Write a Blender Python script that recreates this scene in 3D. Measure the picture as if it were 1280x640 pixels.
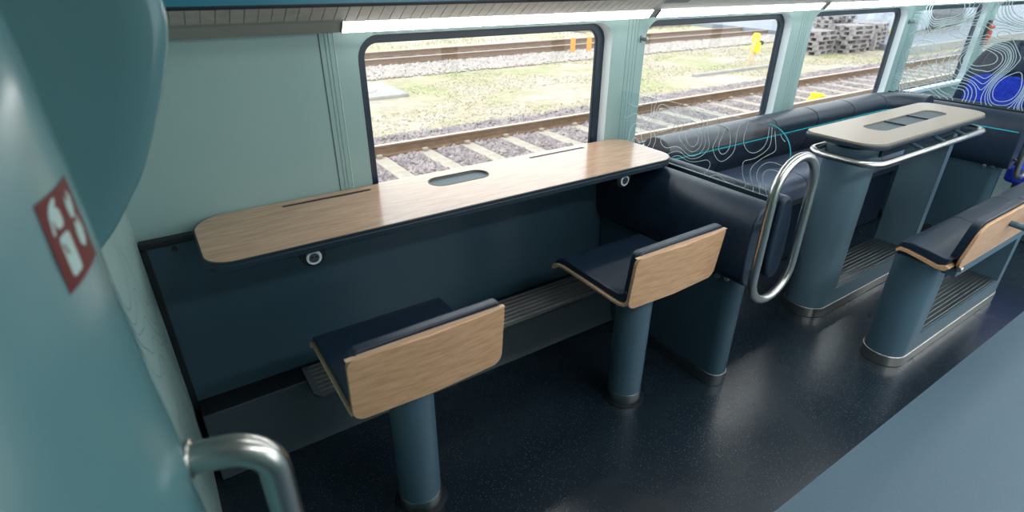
import bpy, bmesh, math, random
import numpy as np
from mathutils import Vector, Matrix

for o in list(bpy.data.objects): bpy.data.objects.remove(o)
S = bpy.context.scene
COL = S.collection
rnd = random.Random(7)

# ------------------------------------------------------------------ camera
YAW, PITCH, ROLL, FPX, CAMH = math.radians(56.4), math.radians(27.4), math.radians(0.35), 680.0, 1.5
F = Vector((math.cos(YAW)*math.cos(PITCH), math.sin(YAW)*math.cos(PITCH), -math.sin(PITCH)))
R = Vector((math.sin(YAW), -math.cos(YAW), 0)); U = R.cross(F)
R2 = R*math.cos(ROLL) + U*math.sin(ROLL); U2 = -R*math.sin(ROLL) + U*math.cos(ROLL)
cd = bpy.data.cameras.new('camera'); cam = bpy.data.objects.new('camera', cd); COL.objects.link(cam)
m = Matrix.Identity(4)
for i in range(3):
    m[i][0], m[i][1], m[i][2] = R2[i], U2[i], -F[i]
m[2][3] = CAMH
cam.matrix_world = m
cd.sensor_width = 36; cd.lens = 36*FPX/1280; cd.clip_start = 0.02; cd.clip_end = 400
cd.dof.use_dof = True; cd.dof.focus_distance = 2.3; cd.dof.aperture_fstop = 3.2
S.camera = cam

# ------------------------------------------------------------------ sky and exposure
S.view_settings.view_transform = 'Standard'; S.view_settings.look = 'None'
S.view_settings.exposure = 0.0; S.view_settings.gamma = 1.0; S.view_settings.use_curve_mapping = False
W = bpy.data.worlds.new('overcast_sky'); S.world = W; W.use_nodes = True
bg = W.node_tree.nodes['Background']
bg.inputs[0].default_value = (0.92, 0.97, 1.0, 1); bg.inputs[1].default_value = 3.0
ADDED_LAMP_CEILING = 7.0     # strength of the unseen lamp added above the tables
ADDED_LAMP_AISLE = 20.0      # strength of the stronger unseen lamp added above the aisle
LAMP_STRIP = 14.0       # strength of the window light strips

# ------------------------------------------------------------------ materials
def s2l(c):
    c /= 255.0
    return c/12.92 if c <= 0.04045 else ((c+0.055)/1.055)**2.4
def rgb(r, g, b): return (s2l(r), s2l(g), s2l(b), 1)
MAT = {}
def mat(name, col, rough=0.5, metal=0.0, spec=0.5, noise=None, bump=None, emit=None, coat=0.0):
    """noise=(scale, col2, (sx,sy,sz)), bump=(scale, strength)"""
    M = bpy.data.materials.new(name); M.use_nodes = True; nt = M.node_tree
    b = nt.nodes['Principled BSDF']
    b.inputs['Base Color'].default_value = col; b.inputs['Roughness'].default_value = rough
    b.inputs['Metallic'].default_value = metal; b.inputs['Specular IOR Level'].default_value = spec
    b.inputs['Coat Weight'].default_value = coat; b.inputs['Coat Roughness'].default_value = .1
    tc = nt.nodes.new('ShaderNodeTexCoord')
    if noise:
        mp = nt.nodes.new('ShaderNodeMapping'); mp.inputs['Scale'].default_value = noise[2]
        nt.links.new(tc.outputs['Object'], mp.inputs[0])
        n = nt.nodes.new('ShaderNodeTexNoise'); n.inputs['Scale'].default_value = noise[0]; n.inputs['Detail'].default_value = 5
        nt.links.new(mp.outputs[0], n.inputs['Vector'])
        r = nt.nodes.new('ShaderNodeValToRGB'); r.color_ramp.elements[0].color = col; r.color_ramp.elements[1].color = noise[1]
        r.color_ramp.elements[0].position = .35; r.color_ramp.elements[1].position = .68
        nt.links.new(n.outputs[0], r.inputs[0]); nt.links.new(r.outputs[0], b.inputs['Base Color'])
    if bump:
        n2 = nt.nodes.new('ShaderNodeTexNoise'); n2.inputs['Scale'].default_value = bump[0]; n2.inputs['Detail'].default_value = 3
        nt.links.new(tc.outputs['Object'], n2.inputs['Vector'])
        bp = nt.nodes.new('ShaderNodeBump'); bp.inputs['Strength'].default_value = bump[1]; bp.inputs['Distance'].default_value = .01
        nt.links.new(n2.outputs[0], bp.inputs['Height']); nt.links.new(bp.outputs[0], b.inputs['Normal'])
    if emit:
        b.inputs['Emission Color'].default_value = emit[0]; b.inputs['Emission Strength'].default_value = emit[1]
    MAT[name] = M
    return M

def glassmat(name, tint, refl=1.0, f0=.03):
    M = bpy.data.materials.new(name); M.use_nodes = True; nt = M.node_tree
    for n in list(nt.nodes): nt.nodes.remove(n)
    out = nt.nodes.new('ShaderNodeOutputMaterial'); mx = nt.nodes.new('ShaderNodeMixShader')
    tr = nt.nodes.new('ShaderNodeBsdfTransparent'); gl = nt.nodes.new('ShaderNodeBsdfGlossy'); lw = nt.nodes.new('ShaderNodeLayerWeight')
    tr.inputs[0].default_value = tint; gl.inputs['Roughness'].default_value = 0.02; lw.inputs['Blend'].default_value = .5
    pw = nt.nodes.new('ShaderNodeMath'); pw.operation = 'POWER'; pw.inputs[1].default_value = 5
    ma = nt.nodes.new('ShaderNodeMath'); ma.operation = 'MULTIPLY_ADD'; ma.inputs[1].default_value = .9*refl; ma.inputs[2].default_value = f0
    nt.links.new(lw.outputs['Facing'], pw.inputs[0]); nt.links.new(pw.outputs[0], ma.inputs[0]); nt.links.new(ma.outputs[0], mx.inputs[0])
    nt.links.new(tr.outputs[0], mx.inputs[1]); nt.links.new(gl.outputs[0], mx.inputs[2])
    nt.links.new(mx.outputs[0], out.inputs[0]); MAT[name] = M

mat('wall_paint', rgb(146, 174, 170), .42, noise=(2.2, rgb(140, 169, 166), (1, 1, 1)))
mat('partition_paint', rgb(88, 128, 132), .24)
mat('pillar_wood', rgb(134, 164, 162), .45, noise=(6, rgb(124, 153, 152), (14, 14, .6)))
mat('joint_dark', rgb(62, 82, 84), .6)
mat('joint_soft', rgb(128, 155, 152), .6)
mat('joint_light', rgb(176, 198, 194), .5)
mat('rubber', rgb(16, 24, 28), .5)
mat('gasket', rgb(14, 34, 50), .35)
mat('sill_and_daylit_reveal', rgb(222, 234, 238), .4)  # daylight falling on the window reveals is put into this pale colour
mat('wood', rgb(216, 172, 134), .34, noise=(16, rgb(194, 150, 112), (1.0, 8, 8)), bump=(60, .03))
mat('table_wood', rgb(196, 162, 134), .25, noise=(10, rgb(174, 138, 110), (1.0, 10, 10)), coat=.3)
mat('ply_edge', rgb(220, 188, 156), .5, noise=(40, rgb(196, 158, 126), (.3, 4, 4)))
mat('laminate', rgb(158, 147, 132), .38, noise=(160, rgb(146, 135, 120), (1, 1, 1)))
mat('edge_dark', rgb(24, 42, 54), .4)
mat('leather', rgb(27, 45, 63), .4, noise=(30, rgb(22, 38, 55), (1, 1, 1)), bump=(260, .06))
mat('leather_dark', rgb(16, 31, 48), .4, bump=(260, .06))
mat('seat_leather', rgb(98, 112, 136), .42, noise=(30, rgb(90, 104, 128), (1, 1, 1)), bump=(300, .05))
mat('panel_slate', rgb(56, 80, 92), .27, noise=(300, rgb(50, 73, 85), (1, 1, 1)))
mat('heater_grey', rgb(52, 66, 74), .4, noise=(300, rgb(44, 58, 66), (1, 1, 1)))
mat('column_paint', rgb(72, 97, 111), .33)
mat('support_paint', rgb(84, 108, 120), .36)
mat('steel', rgb(196, 194, 188), .28, 1.0, bump=(90, .02))
mat('steel_dark', rgb(140, 147, 150), .35, 1.0)
mat('rib_steel', rgb(128, 134, 136), .3, .9)
mat('cyan', rgb(30, 165, 180), .5)
mat('floor_paint', rgb(22, 32, 40), .3)
mat('aisle_paint', rgb(92, 122, 138), .42)
mat('rack_grey', rgb(128, 132, 128), .5)
mat('slat_grey', rgb(166, 162, 154), .5, noise=(30, rgb(152, 148, 142), (1, 1, 1)))
mat('rack_teal', rgb(48, 122, 142), .28)
mat('ceiling_white', rgb(205, 212, 212), .6)
mat('diffuser', (1, 1, 1, 1), .5, emit=((1.0, .98, .95, 1), LAMP_STRIP))
mat('added_ceiling_diffuser', (1, 1, 1, 1), .5, emit=((.96, .98, 1.0, 1), ADDED_LAMP_CEILING))
mat('added_aisle_diffuser', (1, 1, 1, 1), .5, emit=((.96, .98, 1.0, 1), ADDED_LAMP_AISLE))
mat('etch_white', rgb(225, 238, 240), .5)
mat('etch_cyan', rgb(196, 222, 228), .5)
mat('etch_grey', rgb(96, 122, 126), .5)
mat('tray_grey', rgb(56, 76, 82), .5)
mat('socket_white', rgb(205, 220, 226), .25)
mat('sign_red', rgb(88, 10, 14), .6)
mat('sign_white', rgb(158, 186, 182), .4)
mat('hammer_red', rgb(190, 60, 44), .45)
mat('blue_fabric', rgb(22, 62, 205), .85, noise=(60, rgb(14, 38, 150), (1, 1, 1)), bump=(200, .15))
mat('navy_fabric', rgb(18, 34, 58), .85, noise=(90, rgb(26, 44, 70), (1, 1, 1)))
mat('rail_top', rgb(188, 168, 146), .35, .3)
mat('rail_rust', rgb(128, 100, 76), .7, noise=(9, rgb(104, 82, 64), (1, 1, 3)))
mat('sleeper', rgb(172, 163, 150), .85, noise=(8, rgb(156, 146, 132), (1, 1, 1)))
mat('sleeper_dark', rgb(128, 108, 96), .9, noise=(8, rgb(106, 90, 82), (1, 1, 1)))
mat('ballast_dark', rgb(128, 116, 112), .95, noise=(18, rgb(86, 78, 78), (1, 1, 1)))
mat('stone', rgb(172, 160, 158), .95, noise=(7, rgb(126, 116, 120), (1, 1, 1)))
mat('stone_pale', rgb(186, 178, 170), .95, noise=(7, rgb(156, 146, 140), (1, 1, 1)))
mat('concrete', rgb(168, 164, 160), .9, noise=(5, rgb(152, 148, 146), (1, 1, 1)))
mat('asphalt', rgb(138, 142, 150), .9, noise=(4, rgb(124, 128, 138), (1, 1, 1)))
mat('old_wood', rgb(166, 160, 158), .9, noise=(9, rgb(128, 122, 124), (1, 1, 1)))
mat('pale_wood', rgb(214, 190, 150), .8, noise=(9, rgb(196, 170, 128), (1, 1, 1)))
mat('yellow', rgb(245, 220, 40), .6)
mat('orange', rgb(228, 150, 50), .6)
mat('bale_white', rgb(190, 196, 204), .55, noise=(3, rgb(138, 146, 160), (1, 1, 1)))
mat('bale_dark', rgb(60, 66, 78), .6, noise=(3, rgb(92, 84, 88), (1, 1, 1)))
mat('grass_blade', rgb(178, 170, 146), .95, noise=(1.3, rgb(164, 162, 122), (1, 1, 1)))
glassmat('window_glass', (.97, .985, .985, 1), .5, .02)
glassmat('etched_glass', (.93, .965, .975, 1), .7, .04)

def floor_speckle(M, base, speck, scale, ra=.2, rb=.32, sp_=.8):
    nt = M.node_tree; b = nt.nodes['Principled BSDF']
    tc = nt.nodes.new('ShaderNodeTexCoord'); v = nt.nodes.new('ShaderNodeTexVoronoi'); v.inputs['Scale'].default_value = scale
    nt.links.new(tc.outputs['Object'], v.inputs['Vector'])
    r = nt.nodes.new('ShaderNodeValToRGB'); r.color_ramp.elements[0].color = speck; r.color_ramp.elements[0].position = .13
    r.color_ramp.elements[1].color = base; r.color_ramp.elements[1].position = .2
    nt.links.new(v.outputs['Distance'], r.inputs[0]); nt.links.new(r.outputs[0], b.inputs['Base Color'])
    n = nt.nodes.new('ShaderNodeTexNoise'); n.inputs['Scale'].default_value = 5
    nt.links.new(tc.outputs['Object'], n.inputs['Vector'])
    mr = nt.nodes.new('ShaderNodeMapRange'); mr.inputs[3].default_value = ra; mr.inputs[4].default_value = rb; b.inputs['Specular IOR Level'].default_value = sp_
    nt.links.new(n.outputs[0], mr.inputs[0]); nt.links.new(mr.outputs[0], b.inputs['Roughness'])
floor_speckle(MAT['floor_paint'], rgb(24, 36, 45), rgb(68, 85, 93), 120)
floor_speckle(MAT['aisle_paint'], rgb(80, 102, 116), rgb(98, 120, 132), 130, .48, .5, .4)

def ground_material():
    M = mat('ground', rgb(212, 202, 166), .95); nt = M.node_tree; b = nt.nodes['Principled BSDF']
    tc = nt.nodes.new('ShaderNodeTexCoord')
    n1 = nt.nodes.new('ShaderNodeTexNoise'); n1.inputs['Scale'].default_value = .45; n1.inputs['Detail'].default_value = 7; n1.inputs['Roughness'].default_value = .65
    n2 = nt.nodes.new('ShaderNodeTexNoise'); n2.inputs['Scale'].default_value = 5; n2.inputs['Detail'].default_value = 8; n2.inputs['Roughness'].default_value = .75
    for n in (n1, n2): nt.links.new(tc.outputs['Object'], n.inputs['Vector'])
    r1 = nt.nodes.new('ShaderNodeValToRGB'); e = r1.color_ramp.elements
    e[0].position = .36; e[0].color = rgb(156, 158, 116); e[1].position = .66; e[1].color = rgb(180, 172, 166)
    x = e.new(.5); x.color = rgb(172, 161, 140)
    nt.links.new(n1.outputs[0], r1.inputs[0])
    r2 = nt.nodes.new('ShaderNodeValToRGB'); r2.color_ramp.elements[0].position = .3; r2.color_ramp.elements[0].color = (.62, .60, .55, 1)
    r2.color_ramp.elements[1].position = .62; r2.color_ramp.elements[1].color = (1.08, 1.08, 1.06, 1)
    nt.links.new(n2.outputs[0], r2.inputs[0])
    mx = nt.nodes.new('ShaderNodeMixRGB'); mx.blend_type = 'MULTIPLY'; mx.inputs[0].default_value = .8
    nt.links.new(r1.outputs[0], mx.inputs[1]); nt.links.new(r2.outputs[0], mx.inputs[2]); nt.links.new(mx.outputs[0], b.inputs['Base Color'])
ground_material()

# ------------------------------------------------------------------ mesh helpers (all in world metres)
def P3(a, b, d, axis):
    return {'z': (a, b, d), 'x': (d, a, b), 'y': (a, d, b)}[axis]
def rrect(a0, a1, b0, b1, r, n=6):
    """rounded rectangle; r one radius or four (a0b0, a1b0, a1b1, a0b1)"""
    if not isinstance(r, (tuple, list)): r = (r,)*4
    out = []
    for (ca, cb, sa, sb, rr, st) in ((a0, b0, 1, 1, r[0], 180), (a1, b0, -1, 1, r[1], 270), (a1, b1, -1, -1, r[2], 0), (a0, b1, 1, -1, r[3], 90)):
        if rr < 1e-6: out.append((ca, cb)); continue
        for i in range(n+1):
            t = math.radians(st + 90.0*i/n)
            out.append((ca + sa*rr + rr*math.cos(t), cb + sb*rr + rr*math.sin(t)))
    return out
def prism(bm, loop, d0, d1, axis='z', holes=(), hole_d=None):
    """solid between d0 and d1 (plane of loop given by axis); holes go right through"""
    if not holes:
        v0 = [bm.verts.new(P3(a, b, d0, axis)) for a, b in loop]; v1 = [bm.verts.new(P3(a, b, d1, axis)) for a, b in loop]
        n = len(loop)
        bm.faces.new(v0); bm.faces.new(v1)
        for i in range(n): bm.faces.new((v0[i], v0[(i+1) % n], v1[(i+1) % n], v1[i]))
    else:
        rings = []
        for d in (d0, d1):
            es = []; rr = []
            for lp in [loop]+list(holes):
                vs = [bm.verts.new(P3(a, b, d, axis)) for a, b in lp]
                es += [bm.edges.new((vs[i], vs[(i+1) % len(vs)])) for i in range(len(vs))]
                rr.append(vs)
            bmesh.ops.triangle_fill(bm, edges=es, use_beauty=True, use_dissolve=False)
            rings.append(rr)
        for a, b in zip(rings[0], rings[1]):
            n = len(a)
            for i in range(n): bm.faces.new((a[i], a[(i+1) % n], b[(i+1) % n], b[i]))
    return bm
def box(bm, x0, x1, y0, y1, z0, z1):
    return prism(bm, [(x0, y0), (x1, y0), (x1, y1), (x0, y1)], z0, z1, 'z')
def tube(bm, pts, r, n=12, closed=False, cap=True):
    pts = [Vector(p) for p in pts]; N = len(pts); rings = []; up = None
    for i, p in enumerate(pts):
        if closed: t = (pts[(i+1) % N] - pts[i-1]).normalized()
        else: t = (pts[min(i+1, N-1)] - pts[max(i-1, 0)]).normalized()
        if up is None: up = t.orthogonal().normalized()
        up = (up - t*up.dot(t)).normalized(); s = t.cross(up)
        rings.append([bm.verts.new(p + up*r*math.cos(2*math.pi*k/n) + s*r*math.sin(2*math.pi*k/n)) for k in range(n)])
    M_ = N if closed else N-1
    for i in range(M_):
        a, b = rings[i], rings[(i+1) % N]
        off = 0
        if closed and i == N-1:
            off = min(range(n), key=lambda o: (a[0].co - b[o].co).length)
        for k in range(n): bm.faces.new((a[k], a[(k+1) % n], b[(k+1+off) % n], b[(k+off) % n]))
    if cap and not closed: bm.faces.new(rings[0]); bm.faces.new(rings[-1])
    return bm
def lathe(bm, prof, cx, cy, n=40):
    """prof: (radius, z) bottom to top, closed with caps"""
    rings = [[bm.verts.new((cx+r*math.cos(2*math.pi*k/n), cy+r*math.sin(2*math.pi*k/n), z)) for k in range(n)] for r, z in prof]
    for a, b in zip(rings, rings[1:]):
        for k in range(n): bm.faces.new((a[k], a[(k+1) % n], b[(k+1) % n], b[k]))
    bm.faces.new(rings[0]); bm.faces.new(rings[-1])
    return bm
def sweep(bm, prof, path):
    """closed profile of (offset, z) carried along a plan path of ((x, y), (nx, ny)); offset runs along n"""
    rings = [[bm.verts.new((x+nx*o, y+ny*o, z)) for o, z in prof] for (x, y), (nx, ny) in path]
    n = len(prof)
    for a, b in zip(rings, rings[1:]):
        for k in range(n): bm.faces.new((a[k], a[(k+1) % n], b[(k+1) % n], b[k]))
    bm.faces.new(rings[0]); bm.faces.new(rings[-1])
    return bm
def smooth_loop(pts, it=2):
    for _ in range(it):
        q = []
        for i in range(len(pts)):
            a, b = pts[i], pts[(i+1) % len(pts)]
            q += [tuple(a[k]*.75+b[k]*.25 for k in range(len(a))), tuple(a[k]*.25+b[k]*.75 for k in range(len(a)))]
        pts = q
    return pts

ROOTLOC = {}
def tag(o, label=None, cat=None, group=None, kind=None):
    if label: o['label'] = label
    if cat: o['category'] = cat
    if group: o['group'] = group
    if kind: o['kind'] = kind
    return o
def thing(name, loc, label, cat, group=None):
    o = bpy.data.objects.new(name, None); COL.objects.link(o); o.location = loc; o.empty_display_size = .05
    ROOTLOC[o.name] = Vector(loc)
    return tag(o, label, cat, group)
def obj(name, bm, material, parent=None, bevel=0, seg=3, smooth=38, kind=None, subd=0):
    bmesh.ops.recalc_face_normals(bm, faces=bm.faces)
    co = [v.co for v in bm.verts]
    if parent is not None: org = ROOTLOC[parent.name]
    else:
        xs, ys, zs = [c.x for c in co], [c.y for c in co], [c.z for c in co]
        org = Vector(((min(xs)+max(xs))/2, (min(ys)+max(ys))/2, min(zs)))
    for v in bm.verts: v.co -= org
    me = bpy.data.meshes.new(name); bm.to_mesh(me); bm.free()
    me.materials.append(MAT[material])
    me.polygons.foreach_set('use_smooth', [smooth > 0]*len(me.polygons))
    if smooth: me.set_sharp_from_angle(angle=math.radians(smooth))
    o = bpy.data.objects.new(name, me); COL.objects.link(o)
    if parent is not None: o.parent = parent
    else: o.location = org
    ROOTLOC[o.name] = org
    if bevel:
        b = o.modifiers.new('bevel', 'BEVEL'); b.width = bevel; b.segments = seg; b.limit_method = 'ANGLE'; b.angle_limit = math.radians(40)
    if subd:
        b = o.modifiers.new('subd', 'SUBSURF'); b.levels = subd; b.render_levels = subd
    if kind: o['kind'] = kind
    return o
def struct(name, bm, material, **k): return obj(name, bm, material, kind='structure', **k)
def copy_tree(o, parent=None):
    c = o.copy(); COL.objects.link(c); c.parent = parent
    for ch in o.children: copy_tree(ch, c)
    return c
def B(): return bmesh.new()

# contour-line print: marching squares over a smooth hilly field
def contour_ribbons(a0, a1, b0, b1, step, levels, width, seed, nbump, inside=None, sig=(.05, .14)):
    rg = np.random.RandomState(seed)
    na, nb = int((a1-a0)/step)+2, int((b1-b0)/step)+2
    A_, B_ = np.meshgrid(a0+np.arange(na)*step, b0+np.arange(nb)*step, indexing='ij')
    Z = np.zeros_like(A_)
    for _ in range(nbump):
        ca, cb, s, w = rg.uniform(a0-.05, a1+.05), rg.uniform(b0-.05, b1+.05), rg.uniform(*sig), rg.uniform(-1, 1)
        e = rg.uniform(.6, 1.7)
        Z += w*np.exp(-(((A_-ca)*e)**2+((B_-cb)/e)**2)/(2*s*s))
    Z = (Z-Z.min())/(Z.max()-Z.min())
    segs = []
    for lv in np.quantile(Z, levels):
        for i in range(na-1):
            for j in range(nb-1):
                c = [(i, j), (i+1, j), (i+1, j+1), (i, j+1)]; z = [Z[q] for q in c]; pts = []
                for k in range(4):
                    u, v = z[k], z[(k+1) % 4]
                    if (u < lv) != (v < lv):
                        t = (lv-u)/(v-u); p, q = c[k], c[(k+1) % 4]
                        pts.append((A_[p]+t*(A_[q]-A_[p]), B_[p]+t*(B_[q]-B_[p])))
                for k in range(0, len(pts)-1, 2):
                    p, q = pts[k], pts[k+1]
                    if inside is None or (inside(*p) and inside(*q)): segs.append((p, q))
    out = []
    for (p, q) in segs:
        d = (q[0]-p[0], q[1]-p[1]); l = math.hypot(*d)
        if l < 1e-6: continue
        n = (-d[1]/l*width/2, d[0]/l*width/2); e = (d[0]/l*width*.3, d[1]/l*width*.3)
        out.append([(p[0]-e[0]+n[0], p[1]-e[1]+n[1]), (q[0]+e[0]+n[0], q[1]+e[1]+n[1]), (q[0]+e[0]-n[0], q[1]+e[1]-n[1]), (p[0]-e[0]-n[0], p[1]-e[1]-n[1])])
    return out
def ribbon_bm(quads, d, axis):
    bm = B()
    for q in quads: bm.faces.new([bm.verts.new(P3(a, b, d, axis)) for a, b in q])
    return bm

# ================================================================== THE CARRIAGE SHELL
X0, X1 = -1.6, 9.0
YW, YP, YO, ZC = 1.74, 1.72, -1.1, 2.1
bm = B(); box(bm, X0, X1, .50, YW+.06, -.08, 0); struct('floor', bm, 'floor_paint')
bm = B(); box(bm, X0, X1, YO, .50, -.08, .001); struct('floor_aisle', bm, 'aisle_paint')
bm = B(); box(bm, X0, X1, YO, 1.25, ZC, ZC+.06); struct('ceiling', bm, 'ceiling_white')
bm = B(); box(bm, X0-.05, X0, YO, YW+.06, -.08, ZC+.06); struct('wall_end', bm, 'wall_paint')
bm = B(); box(bm, X1, X1+.05, YO, YW+.06, -.08, ZC+.06); struct('wall_far', bm, 'wall_paint')

# window wall: one sheet with rounded openings
WZ0, WZ1, WR, PITCHX = .765, 1.333, .075, 1.245
WINS = [(.58+PITCHX*i, 1.635+PITCHX*i) for i in range(6)]
def rect_to_loop(a0, a1, b0, b1, inner, r):
    """outer points of a cell matched to the points of its rounded inner loop"""
    out = []
    n = len(inner)//4
    corners = [(a0, b0), (a1, b0), (a1, b1), (a0, b1)]
    for c in range(4):
        for i in range(n):
            p = inner[c*n+i]; q = corners[c]; h = n//2
            # first half follows one side, second half the next one
            side_in_a = (c % 2 == 1)          # corner 0 starts on the a0 side (vertical)
            if i == h: out.append(q); continue
            if (i < h) != side_in_a: out.append((q[0], p[1]+(q[1]-p[1])*(i if i < h else n-1-i)/h))
            else: out.append((p[0]+(q[0]-p[0])*(i if i < h else n-1-i)/h, q[1]))
    return out
bm = B()
def quadface(pts): bm.faces.new([bm.verts.new(p) for p in pts])
cell0 = .50
quadface([(X0, YW, 0), (cell0, YW, 0), (cell0, YW, ZC), (X0, YW, ZC)])
for i, (a, b) in enumerate(WINS):
    c0 = cell0 if i == 0 else (WINS[i-1][1]+a)/2
    c1 = (b+WINS[i+1][0])/2 if i < 5 else X1
    inner = rrect(a, b, WZ0, WZ1, WR, 8); outer = rect_to_loop(c0, c1, WZ0-.05, WZ1+.05, inner, WR)
    n = len(inner)
    vi = [bm.verts.new((x, YW, z)) for x, z in inner]; vo = [bm.verts.new((x, YW, z)) for x, z in outer]
    for k in range(n):
        bm.faces.new((vi[k], vi[(k+1) % n], vo[(k+1) % n], vo[k]))
    quadface([(c0, YW, 0), (c1, YW, 0), (c1, YW, WZ0-.05), (c0, YW, WZ0-.05)])
    quadface([(c0, YW, WZ1+.05), (c1, YW, WZ1+.05), (c1, YW, ZC), (c0, YW, ZC)])
ww = struct('wall_window', bm, 'wall_paint', smooth=30)
for k in range(6):      # panel joints beside the first window and on every pillar
    if k == 0:
        for x, w, mt in ((.468, .003, 'joint_dark'), (.486, .0015, 'joint_soft'), (.497, .0015, 'joint_soft'), (.512, .003, 'joint_light')):
            bm = B(); box(bm, x, x+w, YW-.0015, YW+.001, .80, 1.343); obj('panel_joint', bm, mt, ww)
    else:
        x = (WINS[k-1][1]+WINS[k][0])/2
        for dx, w in ((-.01, .0022), (.012, .001), (.03, .001), (.048, .001)):
            bm = B(); box(bm, x+dx, x+dx+w, YW-.001, YW+.001, .80, 1.343); obj('panel_joint', bm, 'joint_soft', ww)
for i, (a, b) in enumerate(WINS):
    bm = B(); prism(bm, rrect(a-.01, b+.01, WZ0-.01, WZ1+.01, WR, 8), YW+.034, YW+.050, 'y', holes=[rrect(a+.034, b-.050, WZ0+.03, WZ1-.03, WR-.03, 8)])
    w = struct('window_%d' % (i+1), bm, 'gasket', bevel=.003, seg=2)
    bm = B(); r0 = [bm.verts.new((x, YW-.0005, z)) for x, z in rrect(a, b, WZ0, WZ1, WR, 8)]; r1 = [bm.verts.new((x, YW+.036, z)) for x, z in rrect(a+.006, b-.010, WZ0+.006, WZ1-.006, WR-.006, 8)]
    for k in range(len(r0)): bm.faces.new((r0[k], r0[(k+1) % len(r0)], r1[(k+1) % len(r0)], r1[k]))
    obj('reveal', bm, 'sill_and_daylit_reveal', w)
    bm = B(); prism(bm, rrect(a+.03, b-.03, WZ0+.025, WZ1-.025, WR-.03, 6), YW+.040, YW+.044, 'y'); obj('pane', bm, 'window_glass', w, smooth=0)
# the other side of the carriage, behind the photographer
bm = B()
for x0, x1 in [(X0, PITCHX)] + [(PITCHX*i-.14, PITCHX*i) for i in range(2, 7)] + [(X1-.3, X1)]: box(bm, x0, x1, YO-.05, YO, .7, 1.72)
box(bm, X0, X1, YO-.05, YO, -.08, .7); box(bm, X0, X1, YO-.05, YO, 1.72, ZC+.06); struct('wall_aisle_side', bm, 'wall_paint')

# partition on the left: narrow face with faint contour print, header panel and bulging end post
bm = B(); box(bm, -.17, -.12, .80, YW, 0, ZC); wl = struct('wall_left', bm, 'wall_paint')
q = contour_ribbons(.95, 1.735, .1, 1.2, .012, [.2, .35, .5, .65, .8], .0022, 5, 40)
obj('contour_print', ribbon_bm(q, -.1195, 'x'), 'etch_grey', wl, smooth=0)

HB = .90   # header panel: traced edge gets its own plane, thickness and rolled rim
edge = [(.030, 2.1), (.046, 1.56), (.052, 1.468), (.047, 1.42), (.026, 1.359), (.003, 1.307), (-.026, 1.249), (-.051, 1.212), (-.092, 1.159), (-.15, 1.11), (-.24, 1.08)]
edge2 = []
for i in range(len(edge)-1):
    p0, p1, p2, p3 = edge[max(i-1, 0)], edge[i], edge[i+1], edge[min(i+2, len(edge)-1)]
    for k in range(5):
        t = k/5
        edge2.append(tuple(.5*((2*p1[j])+(-p0[j]+p2[j])*t+(2*p0[j]-5*p1[j]+4*p2[j]-p3[j])*t*t+(-p0[j]+3*p1[j]-3*p2[j]+p3[j])*t**3) for j in (0, 1)))
edge2.append(edge[-1])
bm = B()
rows = []
for x, z in edge2:
    row = []
    for s, y in ((1.0, HB+.04), (1.0, HB+.012), (.985, HB+.003), (.96, HB), (.90, HB-.002), (.7, HB+.004), (.4, HB+.02), (.0, HB+.04)):
        cx = -.5
        row.append(bm.verts.new((cx+(x-cx)*s, y, z)))
    rows.append(row)
for a, b in zip(rows, rows[1:]):
    for k in range(len(a)-1): bm.faces.new((a[k], a[k+1], b[k+1], b[k]))
    bm.faces.new((a[-1], a[0], b[0], b[-1]))
struct('wall_header', bm, 'partition_paint', smooth=50)

AT = [(0.0, -.345, .47), (.7, -.352, .485), (0.9513, -0.3573, 0.5074), (0.9965, -0.3594, 0.5168), (1.0565, -0.3599, 0.5357), (1.1095, -0.3656, 0.5559), (1.1632, -0.3684, 0.5756), (1.2188, -0.3735, 0.5993), (1.2484, -0.3742, 0.6153), (1.2873, -0.3769, 0.6349), (1.3397, -0.3804, 0.6544), (1.4224, -0.3854, 0.6838), (1.4688, -0.3907, 0.7026), (1.7, -.40, .74), (2.1, -.41, .76)]
AR = .30
def a_pt(th, z, off=0):
    cx = float(np.interp(z, [t[0] for t in AT], [t[1] for t in AT])); cy = float(np.interp(z, [t[0] for t in AT], [t[2] for t in AT]))
    return (cx+(AR+off)*math.cos(th), cy+(AR+off)*math.sin(th), z)
bm = B(); rows = []
zl = sorted(set([t[0] for t in AT] + [i*.1 for i in range(22)]))
for z in zl: rows.append([bm.verts.new(a_pt(2*math.pi*k/72, z)) for k in range(72)])
for a, b in zip(rows, rows[1:]):
    for k in range(72): bm.faces.new((a[k], a[(k+1) % 72], b[(k+1) % 72], b[k]))
bm.faces.new(rows[0]); bm.faces.new(rows[-1])
struct('wall_post', bm, 'partition_paint', smooth=60)

# lower wall: slate panel, cap, edge strips, heater casing
bm = B(); box(bm, -.12, 1.64, YP, YW, .225, .815); wp = struct('wall_lower', bm, 'panel_slate')
bm = B(); box(bm, -.118, 1.64, YP-.012, YW-.002, .802, .822); obj('cap', bm, 'rubber', wp, bevel=.003)
bm = B(); box(bm, -.119, -.102, YP-.008, YP+.005, .03, .80); obj('edge_strip', bm, 'rubber', wp, bevel=.002)
bm = B(); tube(bm, [(-.036, YP-.003, .785), (-.036, YP+.003, .785)], .008, 16); obj('screw_hole', bm, 'rubber', wp)
bm = B(); prism(bm, smooth_loop([(1.575, .0), (1.592, .035), (1.628, .22), (1.632, .235), (1.74, .235), (1.74, 0)], 0), -.1, 1.64, 'x'); th = struct('trim_1', bm, 'heater_grey', bevel=.004)
bm = B(); box(bm, -.1, 1.64, 1.634, YP, .2352, .238); obj('top_mat', bm, 'rubber', th)

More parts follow.
